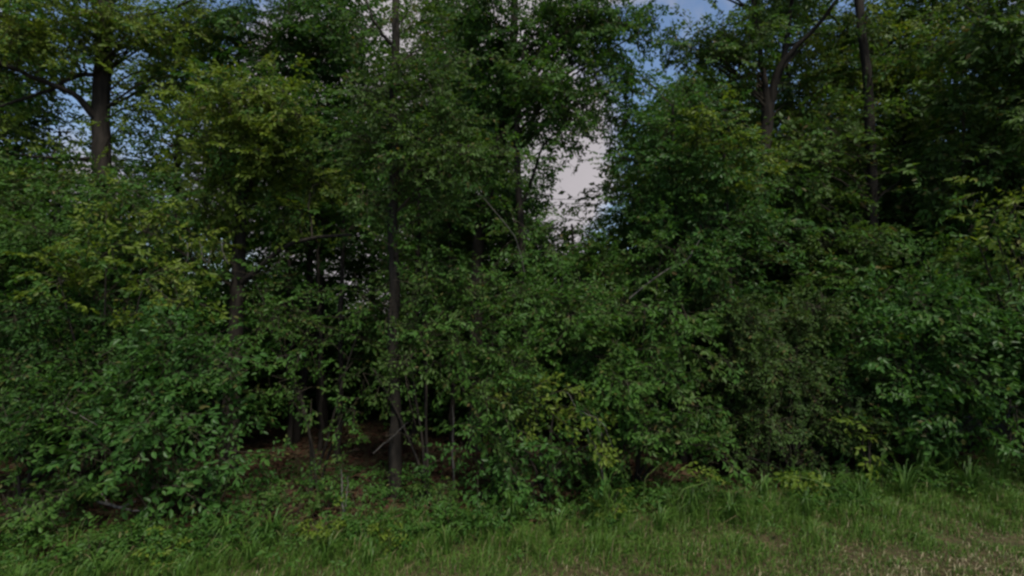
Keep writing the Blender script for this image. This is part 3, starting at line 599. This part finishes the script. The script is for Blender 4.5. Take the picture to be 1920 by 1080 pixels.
# shoulder gravel
mb = MB(); n = 5200; x = rng.uniform(-9, 9, n); y = 2.5 + rng.uniform(0, 1, n)**1.2 * 2.55
cube = np.array([[-1, -1, -1], [1, -1, -1], [1, 1, -1], [-1, 1, -1], [-1, -1, 1], [1, -1, 1], [1, 1, 1], [-1, 1, 1]]) * [.5, .5, .4]
cf = np.array([[0, 3, 2, 1], [4, 5, 6, 7], [0, 1, 5, 4], [1, 2, 6, 5], [2, 3, 7, 6], [3, 0, 4, 7]])
sz = rng.uniform(.008, .024, n); M = rot_from(rng.normal(0, 1, (n, 3)), rng.normal(0, 1, (n, 3))) * sz[:, None, None]
v = np.einsum('nij,kj->nki', M, cube) * rng.uniform(.7, 1.3, (n, 8, 1)) + np.stack([x, y, np.array([ground(a, b) for a, b in zip(x, y)]) + sz * .3], -1)[:, None]
mb.add(v, (np.arange(n)[:, None, None] * 8 + cf).reshape(-1, 4))
tagged(mb.build('gravel', GRAVEL), 'loose pale gravel along the road shoulder', kind='stuff')

# low broad leaved cover where grass gives way to the wood
mb = MB(); tm = [make_spray(.055, .2, nleaf=14, twig=False) for _ in range(5)]
n = 2200; x = rng.uniform(-8.5, 9.5, n); e = rng.normal(.08, .26, n); y = edge(x) + e
keep = np.array([mnoise.noise(Vector((a * .9, b * .9, 21))) for a, b in zip(x, y)]) > -.12; x, y = x[keep], y[keep]; n = len(x)
z = np.array([ground(a, b) for a, b in zip(x, y)]) + rng.uniform(.03, .26, n); a = rng.normal(0, 1, (n, 3)); a[:, 2] = .2
place_sprays(mb, tm, np.stack([x, y, z], -1), a, np.array([0, -.5, 1.]) + rng.normal(0, .4, (n, 3)), rng.uniform(.7, 1.3, n))
tagged(mb.build('ground_cover', [LM['mid'], TWIG]), 'low leafy ground cover along the edge of the wood', kind='stuff')

# ------------------------------------------------------------------ weeds and tall grass at the edge
def weed(px, d, h, lab, leafm='mid', leaf=.06, n=5, group=None):
    b = on_ground(px, d); root = tagged(empty('weed', b), lab, 'weed', group)
    st, lf = MB(), MB(); tm = [make_spray(leaf, h * .5, nleaf=14, twig=False) for _ in range(3)]
    for k in range(n):
        th = k * 2.4 + rng.uniform(0, 1); e = b + np.array([math.cos(th) * h * .35, math.sin(th) * h * .35, h * rng.uniform(.6, 1.1)])
        tube(st, [[*b, .004], [*(b * .45 + e * .55 + [0, 0, h * .1]), .003], [*e, .0015]], 5, 4, 0)
        m = 4; t = rng.uniform(.35, 1, m)[:, None]; pos = b + (e - b) * t
        ax = np.stack([np.cos(th + rng.normal(0, 1, m)), np.sin(th + rng.normal(0, 1, m)), rng.normal(.1, .2, m)], -1)
        place_sprays(lf, tm, pos, ax, np.array([0, -.3, 1]) + rng.normal(0, .3, (m, 3)), rng.uniform(.6, 1, m))
    st.build('stem', TWIG, root, b); lf.build('leaves', [LM[leafm], TWIG], root, b); return root
GW = 'leafy weeds along the verge edge'
for px, dd, h, leafm, lab in [(270, .0, .35, 'mid', 'leafy weed under left end of broad leaved shrub'), (330, -.2, .3, 'yellow', 'light green weed in grass near fallen branch'), (400, .1, .3, 'mid', 'low weed below the broad leaved shrub'),
        (470, .0, .25, 'mid', 'weed at left end of the brown litter patch'), (690, .0, .35, 'mid', 'weed at left foot of slender trunk'), (735, -.25, .35, 'yellow', 'light green weed in front of slender trunk'), (790, -.1, .3, 'mid', 'bushy weed right of slender trunk foot'),
        (850, .0, .35, 'mid', 'weed before short pale dead stem'), (920, -.1, .3, 'blue', 'weed under the low dark bush, left end'), (1090, .0, .35, 'mid', 'weed by the bare arching twigs'), (1140, -.1, .4, 'yellow', 'light weed left of the arching tall grass'),
        (1500, .0, .35, 'yellow', 'pale weed standing below the twiggy shrub'), (1560, -.1, .3, 'mid', 'low weed right of pale weed under twiggy shrub'), (1640, .1, .4, 'mid', 'weed below the small light sprig'), (1700, .1, .35, 'blue', 'weed under left end of glossy shrub'), (1880, .2, .45, 'olive', 'weed at right edge under glossy shrub'),
        (500, .7, .5, 'mid', 'seedling on litter just left of pale stems, nearest oak'), (560, .5, .45, 'olive', 'olive seedling in middle of brown litter'), (610, .9, .6, 'mid', 'taller seedling behind the slim pale dead stem'), (585, 1.6, .7, 'dark', 'dark seedling at the back of the litter'), (680, .6, .45, 'mid', 'seedling between pale stem and slender trunk'), (790, .7, .5, 'dark', 'dark seedling right behind slender trunk foot'), (820, .4, .45, 'olive', 'olive seedling before the short pale stem'), (540, -.05, .35, 'mid', 'weed at front edge of the brown litter'), (610, -.1, .4, 'yellow', 'light weed at foot of slim pale dead stem'),
        (110, -.2, .3, 'mid', 'weed in grass under the left corner bush'), (190, -.15, .35, 'olive', 'olive weed before the fallen branch')]:
    d = 6.5
    for _ in range(6): d = edge((px - 960) / 960 * d) + dd
    weed(px, d, h, lab, leafm)
for k in range(26):
    px = rng.uniform(440, 860) if k < 15 else rng.uniform(1040, 1300); d = 6.5; dd = rng.uniform(.25, 2.0)
    for _ in range(6): d = edge((px - 960) / 960 * d) + dd
    weed(px, d, rng.uniform(.3, .6), 'small green seedling growing in the shaded leaf litter', ('mid', 'dark')[k % 2], n=4, group='seedlings in the leaf litter')
def tuft(px, dd, h, lab, n=26, arch=.5, mat=TUFT, wide=.010):
    d = 6.5
    for _ in range(6): d = edge((px - 960) / 960 * d) + dd
    b = on_ground(px, d); mb = MB()
    for k in range(n):
        th = rng.uniform(0, 6.28); hh = h * rng.uniform(.5, 1.1); r = arch * hh * rng.uniform(.3, 1.2); o = np.array([math.cos(th), math.sin(th), 0])
        p = smooth_path([[*(b + o * .03), 0], [*(b + o * r * .3 + [0, 0, hh * .65]), 0], [*(b + o * r * .7 + [0, 0, hh]), 0], [*(b + o * r * 1.25 + [0, 0, hh * .82]), 0]], 8)[:, :3]
        s = np.array([-math.sin(th + .5), math.cos(th + .5), 0]) * wide; wd = np.array([1, 1, .95, .9, .75, .55, .35, .08])[:, None]
        v = np.concatenate([p - s * wd, p + s * wd]); i = np.arange(7); mb.add(v, np.stack([i, i + 8, i + 9, i + 1], -1))
    o = mb.build('tall_grass', mat, None, b); o.location = b
    return tagged(o, lab, 'grass tuft')
CANE = bark_mat('pale_green_cane', (.06, .10, .02), (.11, .15, .045), 20)
def cane(label, path, tip):
    b = on_ground(path[0][0], path[0][1]); root = tagged(empty('arching_cane', b), label, 'cane'); mb = MB()
    p = [[*(b + [0, 0, -.03]), .008]] + P4(path[1:]); tube(mb, p, 16, 6, 0, wob=.003); mb.build('stem', CANE, root, b, smooth=True)
    if tip:
        lf = MB(); e = smooth_path(p, 12)[8:, :3]; e = np.repeat(e, 2, 0); ax = rng.normal(0, 1, e.shape); ax[:, 2] = -.1
        place_sprays(lf, [make_spray(.09, .25, nleaf=8, twig=False)], e, ax, np.array([0, -.6, 1.]) + rng.normal(0, .3, e.shape), rng.uniform(.6, 1, len(e)))
        lf.build('leaves', [LM['yellow'], TWIG], root, b)
cane('pale green cane rising left of two taller arching ones', [(1203, 6.6), (1208, 905, 6.55, .006), (1222, 885, 6.5, .005), (1240, 868, 6.45, .003)], False)
cane('pale green cane curving right in middle of the canes', [(1250, 6.55), (1252, 915, 6.5, .006), (1268, 888, 6.45, .005), (1300, 866, 6.4, .003)], False)
cane('low cane bowed almost flat to the right', [(1262, 6.5), (1275, 925, 6.45, .006), (1305, 910, 6.4, .005), (1335, 900, 6.4, .003)], False)
cane('upright pale green cane with leafy tip below rounded shrub', [(1338, 6.7), (1330, 905, 6.55, .008), (1320, 872, 6.5, .005)], True)
cane('leaning cane with light leaves below twiggy shrub', [(1570, 7.0), (1545, 910, 6.85, .009), (1515, 898, 6.8, .006), (1495, 893, 6.75, .004)], True)
tuft(1130, -.05, .6, 'dense grass tuft by the low bush', 30, .5)
tuft(1720, .15, .65, 'dense tall grass tuft under glossy shrub', 60, .5)
tuft(1760, .2, .7, 'tall grass tuft right of the dense one under glossy shrub', 60, .5)
tuft(440, .0, .35, 'short grass tuft at edge of brown litter', 40, .6)
tuft(520, -.05, .4, 'grass tuft before the middle of brown litter', 40, .6)
for px, dd, h in [(60, -.5, .25), (210, -.45, .3), (350, -.6, .25), (480, -.35, .3), (620, -.4, .3), (700, -.55, .25), (840, -.4, .3), (1040, -.35, .35), (1230, -.45, .35), (1360, -.3, .35), (1500, -.4, .35), (1600, -.25, .4), (1680, -.1, .5), (1800, -.2, .5), (1860, .1, .55), (1540, -.05, .4), (1290, -.2, .4)]:
    tuft(px, dd, h, 'small tuft of longer grass on the verge', 44, .9, wide=.006)['group'] = 'grass tufts on the verge'
tuft(960, -.1, .4, 'grass tuft before the low dark bush', 40, .6)
tuft(1420, .0, .4, 'grass tuft under left side of twiggy shrub', 40, .6)

print('objects', len(bpy.data.objects), 'tris', sum(len(m.polygons) * 2 for m in bpy.data.meshes))
